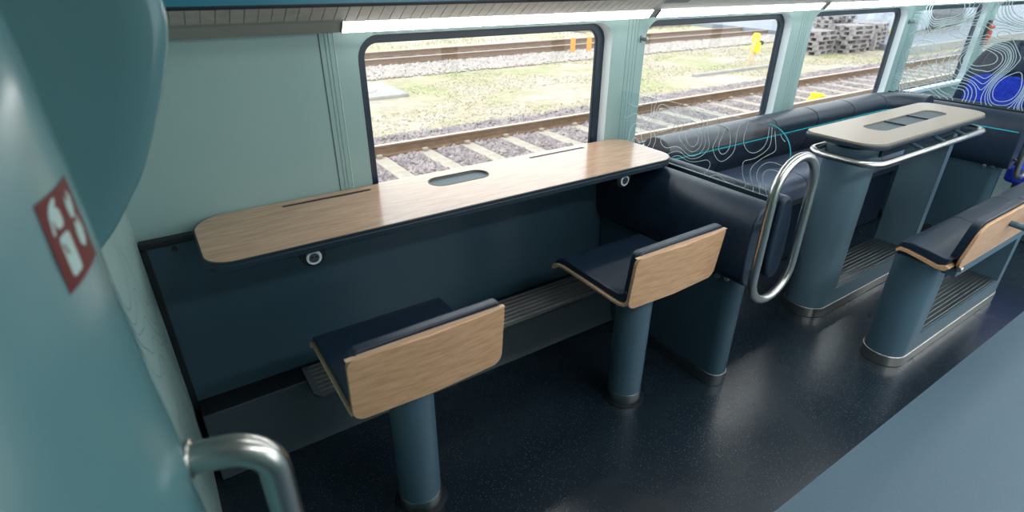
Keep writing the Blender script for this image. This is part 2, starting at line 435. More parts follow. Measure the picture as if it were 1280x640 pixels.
# luggage rack over the windows
rk = thing('luggage_rack', (3.0, 1.62, 1.343), 'grey luggage rack above the windows with slatted underside and teal fascia', 'luggage rack')
prof = [(YW, 1.343), (1.706, 1.3475), (1.682, 1.375), (1.607, 1.421), (1.603, 1.44), (1.60, 1.50), (1.52, 1.62), (1.50, 1.75), (1.25, ZC), (YW, ZC)]
bm = B(); prism(bm, prof, -.12, X1, 'x'); obj('body', bm, 'rack_grey', rk, smooth=0)
bm = B(); prism(bm, [(1.6075, 1.4215), (1.600, 1.424), (1.596, 1.50), (1.602, 1.50), (1.603, 1.44)], -.12, X1, 'x'); obj('fascia', bm, 'rack_teal', rk)
bm = B(); prism(bm, [(1.608, 1.419), (1.604, 1.4185), (1.5985, 1.425), (1.600, 1.428)], -.12, X1, 'x'); obj('lip', bm, 'edge_dark', rk)
d = Vector((0, 1.607-1.682, 1.421-1.375)).normalized(); nrm = Vector((0, -d.z, d.y)) if False else Vector((0, -.523, -.852))
L = math.hypot(1.607-1.682, 1.421-1.375)
x = .03; k = 0
slat_me = None
while x < 1.76:
    p0 = Vector((0, 1.682, 1.375)) + d*(.22*L if x < .50 else .04*L); p1 = Vector((0, 1.682, 1.375)) + d*(.97*L)
    bm = B(); wv = .0315
    vs = [Vector((x, p0.y, p0.z)), Vector((x+wv, p0.y, p0.z)), Vector((x+wv, p1.y, p1.z)), Vector((x, p1.y, p1.z))]
    lo = [bm.verts.new(v) for v in vs]; hi = [bm.verts.new(v+nrm*.0022) for v in vs]
    bm.faces.new(lo); bm.faces.new(hi)
    for e in range(4): bm.faces.new((lo[e], lo[(e+1) % 4], hi[(e+1) % 4], hi[e]))
    obj('slat', bm, 'slat_grey', rk, smooth=0)
    x += .0335
for i in range(9):
    xv = 1.80+i*.016
    c0 = Vector((0, 1.682, 1.375)) + d*(.55*L); c1 = Vector((0, 1.682, 1.375)) + d*(.9*L)
    bm = B(); vs = [Vector((xv, c0.y, c0.z)), Vector((xv+.006, c0.y, c0.z)), Vector((xv+.006, c1.y, c1.z)), Vector((xv, c1.y, c1.z))]
    lo = [bm.verts.new(v) for v in vs]; hi = [bm.verts.new(v+nrm*.001) for v in vs]
    bm.faces.new(lo); bm.faces.new(hi)
    for e in range(4): bm.faces.new((lo[e], lo[(e+1) % 4], hi[(e+1) % 4], hi[e]))
    obj('vent_slit', bm, 'joint_dark', rk, smooth=0)
# light strips under the rack, one over each window
LS = [(.53, 1.79), (1.835, 3.04), (3.09, 4.285), (4.335, 5.53), (5.58, 6.78), (6.83, 8.0)]
names = ['directly over the window behind the long counter', 'over the second window, above the glass screen', 'over the third window, above the oval table', 'over the fourth window, above the far glass screen', 'over the fifth window, behind the blue seat', 'farthest along, over the sixth window']
for (a, b), nm in zip(LS, names):
    t = thing('light_strip', ((a+b)/2, 1.69, 1.345), 'glowing white light strip ' + nm, 'light strip', 'light strips under the luggage rack')
    bm = B(); prism(bm, [(1.7055, 1.3465), (1.7035, 1.3445), (1.6795, 1.3735), (1.6815, 1.3755)], a, b, 'x'); obj('diffuser', bm, 'diffuser', t, smooth=0)
    for xe in (a-.004, b):
        bm = B(); prism(bm, [(1.707, 1.3475), (1.703, 1.3435), (1.678, 1.3735), (1.682, 1.3765)], xe, xe+.004, 'x'); obj('end_cap', bm, 'rack_grey', t)
# unseen ceiling lamps, added to light the carriage
for nm, y in (('above the tables', .85), ('above the far side of the aisle', -.45)):
    t = thing('added_ceiling_lamp', (4.55, y, ZC-.03), 'long added ceiling lamp out of view, running ' + nm, 'lamp', 'added ceiling lamps')
    bm = B(); box(bm, .5, 8.6, y-.10, y+.10, ZC-.03, ZC-.001); obj('housing', bm, 'ceiling_white', t, bevel=.008)
    bm = B(); box(bm, .52, 8.58, y-.08, y+.08, ZC-.034, ZC-.030); obj('diffuser', bm, 'added_ceiling_diffuser' if y > 0 else 'added_aisle_diffuser', t)

# ================================================================== THINGS IN THE CARRIAGE
# ---- long window counter
ct = thing('window_counter', (.9, 1.56, .80), 'long light oak window counter with dark edge, rounded ends and grooves', 'table')
TZ = .857
out_t = rrect(.024, 1.716, 1.392, 1.735, (.065, .085, .075, .10), 10)
slots = [rrect(.27, .557, 1.686, 1.704, .0088, 5), rrect(1.205, 1.485, 1.686, 1.704, .0088, 5), rrect(.747, .977, 1.595, 1.685, .044, 8)]
bm = B(); prism(bm, out_t, TZ-.010, TZ, 'z', holes=slots); obj('tabletop', bm, 'table_wood', ct)
out_b = rrect(.020, 1.7195, 1.388, 1.737, (.068, .088, .077, .10), 10)
bm = B(); prism(bm, out_b, TZ-.030, TZ-.0015-.0085, 'z'); obj('underside', bm, 'edge_dark', ct, bevel=.003)
bm = B(); prism(bm, out_b, TZ-.0101, TZ-.0012, 'z', holes=[rrect(.0245, 1.7155, 1.3925, 1.7345, (.065, .085, .075, .10), 10)]); obj('edge_band', bm, 'edge_dark', ct)
for s in slots[:2]:
    bm = B(); prism(bm, s, TZ-.0099, TZ-.0015, 'z'); obj('groove', bm, 'rubber', ct)
bm = B(); prism(bm, rrect(.748, .976, 1.596, 1.684, .043, 8), TZ-.0099, TZ-.006, 'z'); tr_ = obj('tray', bm, 'tray_grey', ct)
bm = B(); prism(bm, rrect(.745, .979, 1.593, 1.687, .046, 8), TZ-.002, TZ+.0012, 'z', holes=[rrect(.749, .975, 1.597, 1.683, .042, 8)]); obj('tray_rim', bm, 'tray_grey', ct)
for sx in (.283, 1.462):
    bm = B(); prism(bm, rrect(sx-.036, sx+.036, .768, .830, (.034, .034, 0, 0), 8), 1.425, 1.462, 'y'); br = obj('socket_bracket', bm, 'rubber', ct, bevel=.003)
    bm = B(); tube(bm, [(sx, 1.4255, .797), (sx, 1.418, .797)], .0215, 24); obj('socket', bm, 'socket_white', br, bevel=.002)
    bm = B(); tube(bm, [(sx, 1.4182, .797), (sx, 1.4165, .797)], .014, 20); obj('socket_well', bm, 'steel_dark', br)
    for dx in (-.006, .006):
        bm = B(); tube(bm, [(sx+dx, 1.4168, .800), (sx+dx, 1.4155, .800)], .0028, 10); obj('pin_hole', bm, 'rubber', br)

# ---- foot grille below the counter
fr = thing('foot_grille', (.88, 1.6, .238), 'ribbed metal foot grille lying along the heater casing below the counter', 'footrest')
fl = [(.245, 1.508), (1.50, 1.508), (1.53, 1.53), (1.53, 1.69), (.225, 1.69), (.225, 1.53)]
bm = B(); prism(bm, fl, .2385, .252, 'z'); obj('plate', bm, 'rib_steel', fr, bevel=.002)
for i in range(7):
    y = 1.522+i*.0245
    bm = B(); box(bm, .245, 1.51, y, y+.0045, .252, .259); obj('rib', bm, 'steel', fr, bevel=.001)
for bx in (.4, .85, 1.3):
    bm = B(); box(bm, bx, bx+.03, 1.56, 1.625, .225, .2385); obj('bracket', bm, 'steel_dark', fr)

# ---- bar stools
def make_stool(label):
    cx, cy = .425, 1.16
    t = thing('bar_stool', (cx, cy, 0), label, 'stool', 'stools at the window counter')
    bm = B(); lathe(bm, [(.065, .048), (.065, .53), (.06, .545)], cx, cy); obj('column', bm, 'column_paint', t)
    bm = B(); lathe(bm, [(.068, .006), (.068, .046), (.066, .049)], cx, cy); obj('base_ring', bm, 'steel_dark', t)
    bm = B(); lathe(bm, [(.083, .0), (.082, .004), (.070, .008)], cx, cy); obj('floor_gasket', bm, 'rubber', t)
    bm = B(); box(bm, cx-.10, cx+.10, cy-.09, cy+.10, .538, .549); obj('mount_plate', bm, 'edge_dark', t, bevel=.004)
    xa, xb = .222, .636
    cur = [(1.392, .528), (1.386, .540), (1.370, .549), (1.34, .554), (1.25, .554), (1.15, .5525), (1.08, .551), (1.045, .552), (1.022, .559), (1.010, .572), (1.004, .588)]
    def offs(c, dd):
        o_ = []
        for i, p in enumerate(c):
            a, b = c[max(i-1, 0)], c[min(i+1, len(c)-1)]
            tx, tz = b[0]-a[0], b[1]-a[1]; l = math.hypot(tx, tz); o_.append((p[0]+tz/l*dd, p[1]-tx/l*dd))
        return o_
    shell = cur + offs(cur, .011)[::-1]
    bm = B(); prism(bm, shell, xa, xb, 'x'); obj('seat_shell', bm, 'ply_edge', t, bevel=.002, smooth=30)
    cc = [(1.390, .541), (1.372, .562), (1.34, .5665)] + [(1.25, .567), (1.15, .566), (1.08, .565), (1.05, .566), (1.030, .571)]
    lo_ = [(1.388, .5405), (1.370, .5605), (1.34, .565), (1.25, .565), (1.05, .5635), (1.03, .571)]
    top = [(1.395, .545), (1.385, .567), (1.36, .584), (1.33, .588), (1.22, .588), (1.12, .587), (1.06, .589), (1.042, .598), (1.03, .612)]
    bm = B(); prism(bm, lo_ + [(1.012, .60)] + top[::-1], xa+.007, xb-.009, 'x'); obj('seat_cushion', bm, 'leather', t, bevel=.006, smooth=40)
    # backrest plate, leaning a little, with softly rounded corners
    def shear(bm):
        for v in bm.verts:
            v.co.y -= (v.co.z-.56)*.10
            v.co.y += .05*((v.co.x-cx)**2)/.05*.25
    bm = B(); prism(bm, rrect(xa, xb, .556, .745, (.03, .03, .012, .022), 6), .995, 1.007, 'y')
    bmesh.ops.bisect_plane(bm, geom=bm.verts[:]+bm.edges[:]+bm.faces[:], plane_co=(cx, 0, 0), plane_no=(1, 0, 0))
    shear(bm); obj('backrest', bm, 'wood', t, bevel=.0015, smooth=30)
    bm = B(); prism(bm, rrect(xa+.012, xb-.006, .585, .757, (.01, .01, .012, .02), 5), 1.0075, 1.040, 'y')
    shear(bm); obj('back_cushion', bm, 'leather', t, bevel=.008, smooth=40)
    bm = B(); prism(bm, rrect(xa-.0008, xb+.0008, .7445, .7468, (.001,)*4, 1), .9945, 1.0075, 'y'); shear(bm); obj('top_edge', bm, 'ply_edge', t)
    return t
st1 = make_stool('oak and navy stool nearest the camera, left of the two at the counter')
st2 = copy_tree(st1); st2.location = (1.31, 1.16, 0)
st2['label'] = 'oak and navy stool beside the padded bench end, right of the two at the counter'

# ---- padded bench ends with etched glass screens and grab loops
def stadium(cx, hw, z0, z1, y, n=12):
    pts = []
    for i in range(n+1):
        a = math.pi*i/n; pts.append((cx+hw*math.cos(a), y, z1-hw+hw*math.sin(a)))
    for k in range(1, 8): pts.append((cx-hw, y, z1-hw+(z0+hw-(z1-hw))*k/8))
    for i in range(n+1):
        a = math.pi+math.pi*i/n; pts.append((cx+hw*math.cos(a), y, z0+hw+hw*math.sin(a)))
    for k in range(1, 8): pts.append((cx+hw, y, z0+hw+((z1-hw)-(z0+hw))*k/8))
    return pts
def bench_end(bx, label):
    t = thing('bench_end', (bx+.06, 1.35, 0), label, 'bench end', 'padded bench ends')
    bm = B(); prism(bm, rrect(bx, bx+.10, .985, YP, (.045, .045, 0, 0), 8), .055, .53, 'z'); obj('base_panel', bm, 'panel_slate', t, bevel=.003)
    bm = B(); prism(bm, rrect(bx-.003, bx+.103, .981, YP, (.047, .047, 0, 0), 8), .001, .056, 'z'); obj('kick_plate', bm, 'steel_dark', t, bevel=.002)
    pr = smooth_loop([(bx-.03, .50), (bx-.045, .62), (bx-.04, .74), (bx-.005, .80), (bx+.05, .815), (bx+.077, .80), (bx+.077, .50)], 2)
    bm = B(); prism(bm, pr, .945, YP-.002, 'y'); obj('cushion', bm, 'leather', t, bevel=.018, seg=4, smooth=50)
    pr = smooth_loop([(bx+.091, .50), (bx+.091, .79), (bx+.10, .825), (bx+.15, .825), (bx+.185, .74), (bx+.19, .50)], 2)
    bm = B(); prism(bm, pr, .935, YP-.002, 'y'); ic = obj('inner_cushion', bm, 'leather', t, bevel=.012, seg=4, smooth=50)
    bm = B(); box(bm, bx+.078, bx+.090, .955, YW-.003, .50, .818); obj('glass_channel', bm, 'edge_dark', t)
    for y, z in ((1.06, .505), (1.02, .512)):
        bm = B(); tube(bm, [(bx-.012, y, z-.01), (bx+.003, y, z-.01)], .010, 14); obj('bolt', bm, 'steel', t, bevel=.002)
    bm = B(); tube(bm, stadium(bx+.072, .113, .455, .985, .90), .0155, 14, closed=True); gl = obj('grab_loop', bm, 'steel', t)
    for z in (.56, .74):
        bm = B(); tube(bm, [(bx+.072-.113, .90, z), (bx+.01, .93, z), (bx+.03, .96, z)], .008, 10); obj('loop_stay', bm, 'steel', t)
    return t
b1 = bench_end(1.64, 'navy leather padded bench end with clear glass screen beside the right counter stool')
b2 = bench_end(4.10, 'navy padded bench end with tall glass screen behind the oval table')
# first screen: low, round-shouldered glass
def screen(parent, gx, outline, quads, mt):
    bm = B(); prism(bm, outline, gx-.003, gx+.003, 'x'); g = obj('glass_screen', bm, 'etched_glass', parent, smooth=0)
    obj('etched_lines', ribbon_bm(quads, gx-.0036, 'x'), mt, g, smooth=0)
    return g
g1o = rrect(.945, YW-.003, .80, 1.058, (.01, .003, .003, .10), 10)
def in_g1(y, z): return .95 < y < YW-.008 and .80 < z < 1.053 and not (y < 1.045 and z > .958 and math.hypot(y-1.045, z-.958) > .095)
q1 = contour_ribbons(.93, 1.76, .79, 1.07, .007, [.12, .31, .5, .69, .88], .0023, 17, 110, in_g1, (.042, .055))
g1 = screen(b1, 1.724, g1o, q1, 'etch_white')
rim = [(y, z) for y, z in g1o]
arc = [p for p in rrect(.945, YW-.003, .80, 1.058, (.01, .003, .003, .10), 14) if p[0] < 1.05 and p[1] > .90]
arc = sorted(arc, key=lambda p: (p[0]+(1.1-p[1])))
bm = B(); tube(bm, [(1.724, y-.001, z+.001) for y, z in [p for p in g1o if p[0] < 1.06 and p[1] > .9]], .002, 6); obj('polished_edge', bm, 'cyan', g1)
def in_g2(y, z): return .72 < y < YW-.01 and .82 < z < 1.9
q2 = contour_ribbons(.70, 1.76, .80, 1.60, .011, [.06, .15, .25, .35, .45, .55, .65, .75, .85, .94], .0042, 23, 160, in_g2, (.045, .065))
bo = [(.70, .83), (.70, 1.9), (1.24, 1.9), (1.49, 1.76), (1.51, 1.62), (1.585, 1.5), (1.59, 1.41), (1.66, 1.365), (YW-.004, 1.338), (YW-.004, .80), (.96, .80)]
screen(b2, 4.184, bo, q2, 'etch_cyan')
# cyan piping across the far bench end
bm = B(); tube(bm, [(4.0585, .96, .722), (4.0585, 1.69, .722)], .0035, 8); obj('piping', bm, 'cyan', b2)

# ---- sofa under the windows
so = thing('window_sofa', (2.9, 1.5, 0), 'long navy leather sofa under the windows with cyan piping', 'sofa')
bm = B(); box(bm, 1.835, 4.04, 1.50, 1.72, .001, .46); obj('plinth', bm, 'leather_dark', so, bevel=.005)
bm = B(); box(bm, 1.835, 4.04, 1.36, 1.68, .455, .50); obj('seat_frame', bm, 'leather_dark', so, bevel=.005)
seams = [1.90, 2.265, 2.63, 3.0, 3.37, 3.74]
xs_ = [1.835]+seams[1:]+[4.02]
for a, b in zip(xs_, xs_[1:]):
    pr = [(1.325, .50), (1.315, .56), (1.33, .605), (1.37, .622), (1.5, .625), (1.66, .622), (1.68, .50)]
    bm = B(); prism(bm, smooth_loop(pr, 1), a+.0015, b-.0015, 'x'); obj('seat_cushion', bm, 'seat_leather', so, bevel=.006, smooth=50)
RC = .20
def sofa_path(s0, s1, n):
    """plan path of the sofa back: along the windows, then round the corner to the far bench end"""
    out = []
    xe = 3.74
    for i in range(n+1):
        s = s0+(s1-s0)*i/n
        if s <= xe: out.append(((s, 1.60), (0, -1)))
        else:
            a = min((s-xe)/RC, math.pi/2); rest = max(0, (s-xe)-RC*math.pi/2)
            out.append(((xe+RC*math.sin(a), 1.60-RC+RC*math.cos(a)-rest), (-math.sin(a), -math.cos(a))))
    return out
up_prof = smooth_loop([(-.10, .76), (-.10, .835), (-.05, .862), (.0, .862), (.045, .845), (.06, .81), (.055, .785), (.04, .775)], 2)
lo_prof = smooth_loop([(-.10, .60), (-.10, .775), (.035, .775), (.025, .70), (-.02, .60)], 1)
bs = [1.845]+seams[1:]+[4.05]
for a, b in zip(bs, bs[1:]):
    n = 2 if b < 3.8 else 12
    bm = B(); sweep(bm, up_prof, sofa_path(a+.0015, b-.0015, n)); obj('back_bolster', bm, 'leather', so, bevel=.005, smooth=50)
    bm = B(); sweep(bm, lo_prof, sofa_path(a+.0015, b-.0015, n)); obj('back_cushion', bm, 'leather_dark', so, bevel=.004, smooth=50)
bm = B(); tube(bm, [(x+nx*.052, y+ny*.052, .776) for (x, y), (nx, ny) in sofa_path(1.85, 4.04, 30)], .0035, 8); obj('piping', bm, 'cyan', so)
bm = B(); box(bm, 1.75, 8.9, 1.69, YW-.001, .775, .80); struct('trim_2', bm, 'sill_and_daylit_reveal', bevel=.004)

# ---- oval table and perch bench share a base: two uprights over a ribbed foot plate
def frame_base(t, xa, xb, ya, yb, ztop, la, mt):
    w = (yb-ya)
    bm = B(); prism(bm, rrect(xa, xb, ya, yb, w*.48, 10), .001, .05, 'z'); obj('kick_plate', bm, 'steel', t, bevel=.002)
    bm = B(); box(bm, xa+la, xb-.13, ya+.004, yb-.004, .05, .135); obj('base', bm, mt, t)
    bm = B(); prism(bm, rrect(xa+.004, xa+la, ya+.004, yb-.004, (w*.46, 0, 0, w*.46), 10), .05, ztop, 'z'); obj('upright', bm, mt, t)
    bm = B(); prism(bm, rrect(xb-.13, xb-.004, ya+.004, yb-.004, (0, w*.46, w*.46, 0), 10), .05, ztop, 'z'); obj('upright', bm, mt, t)
    bm = B(); box(bm, xa+la+.003, xb-.133, ya+.012, yb-.012, .135, .139); pl = obj('foot_plate', bm, 'rib_steel', t)
    nr = 8
    for i in range(nr):
        y = ya+.016+i*(w-.032)/nr
        bm = B(); box(bm, xa+la+.004, xb-.134, y+.003, y+(w-.032)/nr-.004, .139, .1425); obj('rib', bm, 'rib_steel', pl, bevel=.001)
tb = thing('oval_table', (2.96, 1.13, 0), 'grey-topped standing table with steel rail in front of the navy sofa', 'table')
frame_base(tb, 2.445, 3.50, 1.035, 1.235, .845, .155, 'support_paint')
T2 = .90
to = rrect(2.375, 3.505, .962, 1.272, (.09, .10, .07, .05), 10)
tray = rrect(2.645, 3.305, 1.068, 1.172, .045, 8)
bm = B(); prism(bm, to, T2-.008, T2, 'z', holes=[tray]); obj('tabletop', bm, 'laminate', tb)
bm = B(); prism(bm, rrect(2.370, 3.510, .957, 1.277, (.093, .103, .073, .053), 10), T2-.026, T2-.0085, 'z'); obj('underside', bm, 'edge_dark', tb, bevel=.004)
bm = B(); prism(bm, rrect(2.648, 3.302, 1.071, 1.169, .043, 8), T2-.0079, T2-.005, 'z'); ty = obj('tray', bm, 'tray_grey', tb)
for xd in (2.86, 3.08):
    bm = B(); box(bm, xd, xd+.008, 1.073, 1.167, T2-.005, T2+.001); obj('divider', bm, 'edge_dark', ty)
bm = B(); box(bm, 2.60, 3.36, 1.03, 1.23, .80, T2-.026); obj('under_beam', bm, 'edge_dark', tb, bevel=.004)
rp = rrect(2.365, 3.47, .945, 1.235, .075, 6)
bm = B(); tube(bm, [(x, y, .822) for x, y in rp], .0145, 12, closed=True); obj('rail', bm, 'steel', tb)
for xr in (2.80, 3.02, 3.24):
    bm = B(); tube(bm, [(xr, .948, .822), (xr, .99, .835), (xr, 1.04, .855)], .009, 8); obj('rail_bracket', bm, 'support_paint', tb)

pb = thing('perch_bench', (2.95, .715, 0), 'oak and navy perch bench with blue-grey legs standing at the aisle edge', 'bench')
frame_base(pb, 2.375, 3.50, .63, .80, .50, .155, 'column_paint')
xa, xb = 2.30, 3.62
bm = B(); box(bm, xa+.08, xb-.05, .565, .615, .492, .53); obj('seat_beam', bm, 'column_paint', pb, bevel=.004)
bm = B(); box(bm, xa+.10, xb-.06, .60, .78, .498, .53); obj('seat_mount', bm, 'edge_dark', pb)
cur = [(.752, .548), (.742, .556), (.72, .556), (.66, .545), (.61, .534), (.585, .536), (.572, .55)]
shell = cur + [(.586, .556), (.61, .548), (.66, .558), (.72, .568), (.745, .568), (.756, .557)]
bm = B(); prism(bm, shell, xa, xb, 'x'); obj('seat_shell', bm, 'wood', pb, smooth=40)
cu = [(.586, .5575), (.61, .5495), (.66, .5595), (.72, .5695), (.745, .5695), (.755, .562), (.757, .575), (.745, .593), (.715, .600), (.65, .592), (.60, .583), (.575, .588)]
seats_x = [xa+.004, 2.74, 3.18, xb-.004]
for a, b in zip(seats_x, seats_x[1:]):
    bm = B(); prism(bm, cu, a, b-.003, 'x'); obj('seat_cushion', bm, 'leather', pb, bevel=.005, smooth=45)
def lean(bm):
    for v in bm.verts: v.co.y -= (v.co.z-.54)*.16
bm = B(); prism(bm, rrect(xa+.03, xb, .535, .725, (.06, .03, .03, .05), 8), .560, .572, 'y'); lean(bm); obj('backrest', bm, 'wood', pb, bevel=.002)
for a, b in zip(seats_x, seats_x[1:]):
    bm = B(); prism(bm, rrect(a+.03 if a < 2.4 else a, b-.003, .57, .738, (.03, .004, .012, .03), 5), .573, .602, 'y'); lean(bm); obj('back_cushion', bm, 'leather', pb, bevel=.008, smooth=45)
bm = B(); tube(bm, [(2.66, .555, .66), (2.66, .47, .655), (2.665, .45, .655), (2.68, .44, .655), (3.05, .44, .655), (3.065, .45, .655), (3.07, .47, .655), (3.07, .555, .66)], .012, 12); obj('grab_handle', bm, 'column_paint', pb)
bm = B(); tube(bm, [(2.385, .553, .528), (2.385, .572, .528)], .011, 14); obj('bolt', bm, 'steel', pb, bevel=.003)

# ---- train seats beyond the far glass screen
def train_seat(x, y, label):
    t = thing('train_seat', (x, y, 0), label, 'seat', 'blue train seats')
    yo = y
    ol = smooth_loop([(yo-.235, .46), (yo-.24, .70), (yo-.225, .90), (yo-.17, 1.07), (yo-.07, 1.13), (yo+.07, 1.13), (yo+.17, 1.07), (yo+.225, .90), (yo+.24, .70), (yo+.235, .46)], 2)
    def rec(bm):
        for v in bm.verts: v.co.x += (v.co.z-.46)*.16
    bm = B(); prism(bm, ol, x, x+.09, 'x'); rec(bm); obj('back_shell', bm, 'navy_fabric', t, bevel=.02, seg=4, smooth=60)
    bm = B(); prism(bm, smooth_loop([(yo-.155, .48), (yo-.175, .80), (yo-.165, .915), (yo+.165, .915), (yo+.175, .80), (yo+.155, .48)], 1), x-.028, x+.004, 'x'); rec(bm); obj('back_pad', bm, 'blue_fabric', t, bevel=.012, smooth=60)
    bm = B(); prism(bm, smooth_loop([(yo-.15, .935), (yo-.13, 1.06), (yo-.05, 1.10), (yo+.05, 1.10), (yo+.13, 1.06), (yo+.15, .935)], 1), x-.024, x+.004, 'x'); rec(bm); obj('headrest', bm, 'navy_fabric', t, bevel=.012, smooth=60)
    bm = B(); prism(bm, rrect(x-.42, x+.05, yo-.225, yo+.225, (.06, .02, .02, .06), 5), .36, .46, 'z'); obj('seat_cushion', bm, 'blue_fabric', t, bevel=.02, smooth=50)
    for s in (-1, 1):
        bm = B(); prism(bm, rrect(x-.30, x+.06, .62, .66, .015, 4), yo+s*.247-.015, yo+s*.247+.015, 'y'); obj('armrest', bm, 'leather_dark', t, bevel=.008)
    bm = B(); box(bm, x-.34, x+.06, yo-.18, yo+.18, .001, .36); obj('base', bm, 'panel_slate', t, bevel=.01)
    return t
train_seat(4.78, 1.35, 'blue patterned high-backed seat by the window behind the far glass screen')
train_seat(4.78, .80, 'blue patterned high-backed seat on the aisle side behind the far glass screen')

# ---- coat hooks on the pillars
def hook(x, z, label):
    t = thing('coat_hook', (x, YW-.01, z-.012), label, 'hook', 'coat hooks on the window pillars')
    bm = B(); prism(bm, rrect(x-.008, x+.008, z-.014, z+.014, .007, 5), YW-.006, YW-.0005, 'y'); obj('plate', bm, 'steel_dark', t, bevel=.001)
    bm = B(); tube(bm, [(x, YW-.006, z), (x, YW-.024, z-.002), (x, YW-.036, z+.004)], .0075, 12); obj('peg', bm, 'steel_dark', t, bevel=.002)
hook(1.80, 1.262, 'small steel coat hook on the pillar right of the first window')
hook(4.17, 1.245, 'small steel coat hook on the pillar right of the third window')
# ---- red emergency hammer on the far pillar
t = thing('emergency_hammer', (5.47, YW-.02, 1.03), 'red emergency hammer in its dark holder on the far window pillar', 'hammer')
bm = B(); prism(bm, rrect(5.45, 5.50, 1.03, 1.21, .012, 4), YW-.018, YW-.001, 'y'); obj('holder', bm, 'rubber', t, bevel=.003)
bm = B(); prism(bm, rrect(5.458, 5.492, 1.035, 1.14, .012, 4), YW-.042, YW-.018, 'y'); obj('handle', bm, 'hammer_red', t, bevel=.006)
bm = B(); tube(bm, [(5.44, YW-.03, 1.165), (5.51, YW-.03, 1.165)], .014, 14); obj('head', bm, 'hammer_red', t, bevel=.004)

# ---- grab handle on the near post
t = thing('grab_handle', (0, .54, .60), 'brushed steel grab handle on the pale post in the left foreground', 'handle')
hp = [(-.074, .556, 1.024), (-.050, .550, 1.0245), (-.022, .542, 1.024)]
for i in range(1, 9):
    a = math.pi/2*i/8; hp.append((-.022+.042*math.sin(a), .542-.012*math.sin(a), 1.024-.042*(1-math.cos(a))))
hp += [(.020, .530, .93), (.020, .530, .80), (.020, .530, .64)]
hp2 = [(-.05, .545, .60), (-.02, .537, .60), (.0, .532, .603)]
bm = B(); tube(bm, hp + [(.016, .530, .62), (.004, .531, .604), (-.02, .535, .60), (-.075, .53, .60)], .0178, 20); obj('bar', bm, 'steel', t, smooth=60)
bm = B(); tube(bm, [(-.068, .555, 1.024), (-.054, .551, 1.024)], .0215, 24); obj('collar', bm, 'steel', t, bevel=.002)
bm = B(); tube(bm, [(-.075, .53, .60), (-.052, .53, .60)], .0215, 24); obj('collar', bm, 'steel', t, bevel=.002)

# ---- fire extinguisher sign on the near post (flat print following the curve)
T0, T1_, Z0_, Z1_ = -.338, -.066, 1.262, 1.332
def sp(u, v, off): return a_pt(T0+(T1_-T0)*u, Z0_+(Z1_-Z0_)*v, off)
def patch(loop, off, mt, parent, name):
    bm = B()
    c = (sum(p[0] for p in loop)/len(loop), sum(p[1] for p in loop)/len(loop)); vc = bm.verts.new(sp(*c, off))
    vs = [bm.verts.new(sp(u, v, off)) for u, v in loop]
    for i in range(len(vs)): bm.faces.new((vc, vs[i], vs[(i+1) % len(vs)]))
    return obj(name, bm, mt, parent, smooth=0)
t = thing('extinguisher_sign', a_pt(-.2, 1.262), 'red square fire extinguisher sign stuck on the pale post', 'sign')
bm = B(); g = [[bm.verts.new(sp(i/8, j, .0006)) for i in range(9)] for j in (0, 1)]
for i in range(8): bm.faces.new((g[0][i], g[0][i+1], g[1][i+1], g[1][i]))
obj('sign_plate', bm, 'sign_red', t, smooth=0)
patch(rrect(.17, .42, .10, .55, .05, 4), .0011, 'sign_white', t, 'bottle_print')
patch(rrect(.21, .40, .62, .84, .07, 4), .0011, 'sign_white', t, 'head_print')
patch([(.15, .82), (.20, .74), (.30, .82), (.40, .93), (.34, .95), (.22, .90)], .0012, 'sign_white', t, 'hose_print')
patch([(.10, .60), (.15, .60), (.20, .80), (.15, .82)], .0012, 'sign_white', t, 'nozzle_print')
for lp in ([(.60, .30), (.70, .22), (.80, .28), (.84, .40), (.78, .62), (.74, .48), (.66, .56), (.60, .42)], [(.62, .60), (.72, .58), (.80, .66), (.84, .80), (.76, .90), (.72, .76), (.64, .86), (.60, .72)]):
    patch(lp, .0011, 'sign_white', t, 'flame_print')

# ================================================================== OUTSIDE
GZ = -.80
bm = B(); box(bm, -40, 160, 2.6, 150, GZ-.3, GZ-.04); struct('ground', bm, 'ground', smooth=0)
bm = B(); prism(bm, [(4.3, GZ-.06), (5.0, GZ-.012), (8.0, GZ-.012), (8.5, GZ-.06)], -6, 60, 'x'); struct('ballast_bed', bm, 'ballast_dark', smooth=0)
bm = B(); prism(bm, [(13.6, GZ-.06), (14.3, GZ-.012), (18.4, GZ-.012), (18.9, GZ-.06)], -6, 90, 'x'); struct('ballast_bed_far', bm, 'ballast_dark', smooth=0)

def rail_bm(y, x0, x1, z):
    bm = B(); prism(bm, [(y-.07, z), (y+.07, z), (y+.07, z+.012), (y+.012, z+.03), (y+.012, z+.115), (y+.034, z+.125), (y+.034, z+.152), (y-.034, z+.152), (y-.034, z+.125), (y-.012, z+.115), (y-.012, z+.03), (y-.07, z+.012)], x0, x1, 'x')
    return bm
def track(label, yc, x0, x1, first, pitch, count, sm, clips):
    t = thing('railway_track', (first, yc, GZ-.02), label, 'track')
    for y in (yc-.7525, yc+.7525):
        r = obj('rail', rail_bm(y, x0, x1, GZ), 'rail_rust', t, smooth=0)
        bm = B(); box(bm, x0, x1, y-.033, y+.033, GZ+.152, GZ+.156); obj('running_surface', bm, 'rail_top', r, smooth=0)
    bm = B(); prism(bm, [(first-.14, GZ-.10), (first+.14, GZ-.10), (first+.105, GZ+.002), (first-.105, GZ+.002)], yc-1.28, yc+1.28, 'y')
    s0 = obj('sleeper', bm, sm, t, smooth=0)
    if clips:
        for y in (yc-.7525, yc+.7525):
            for dy in (-.1, .1):
                bm = B(); box(bm, first-.04, first+.04, y+dy-.03, y+dy+.03, GZ+.002, GZ+.05); obj('rail_clip', bm, 'sleeper', s0, bevel=.012, seg=2)
    for k in range(1, count):
        c = copy_tree(s0, t); c.location = (pitch*k, 0, 0)
    return t
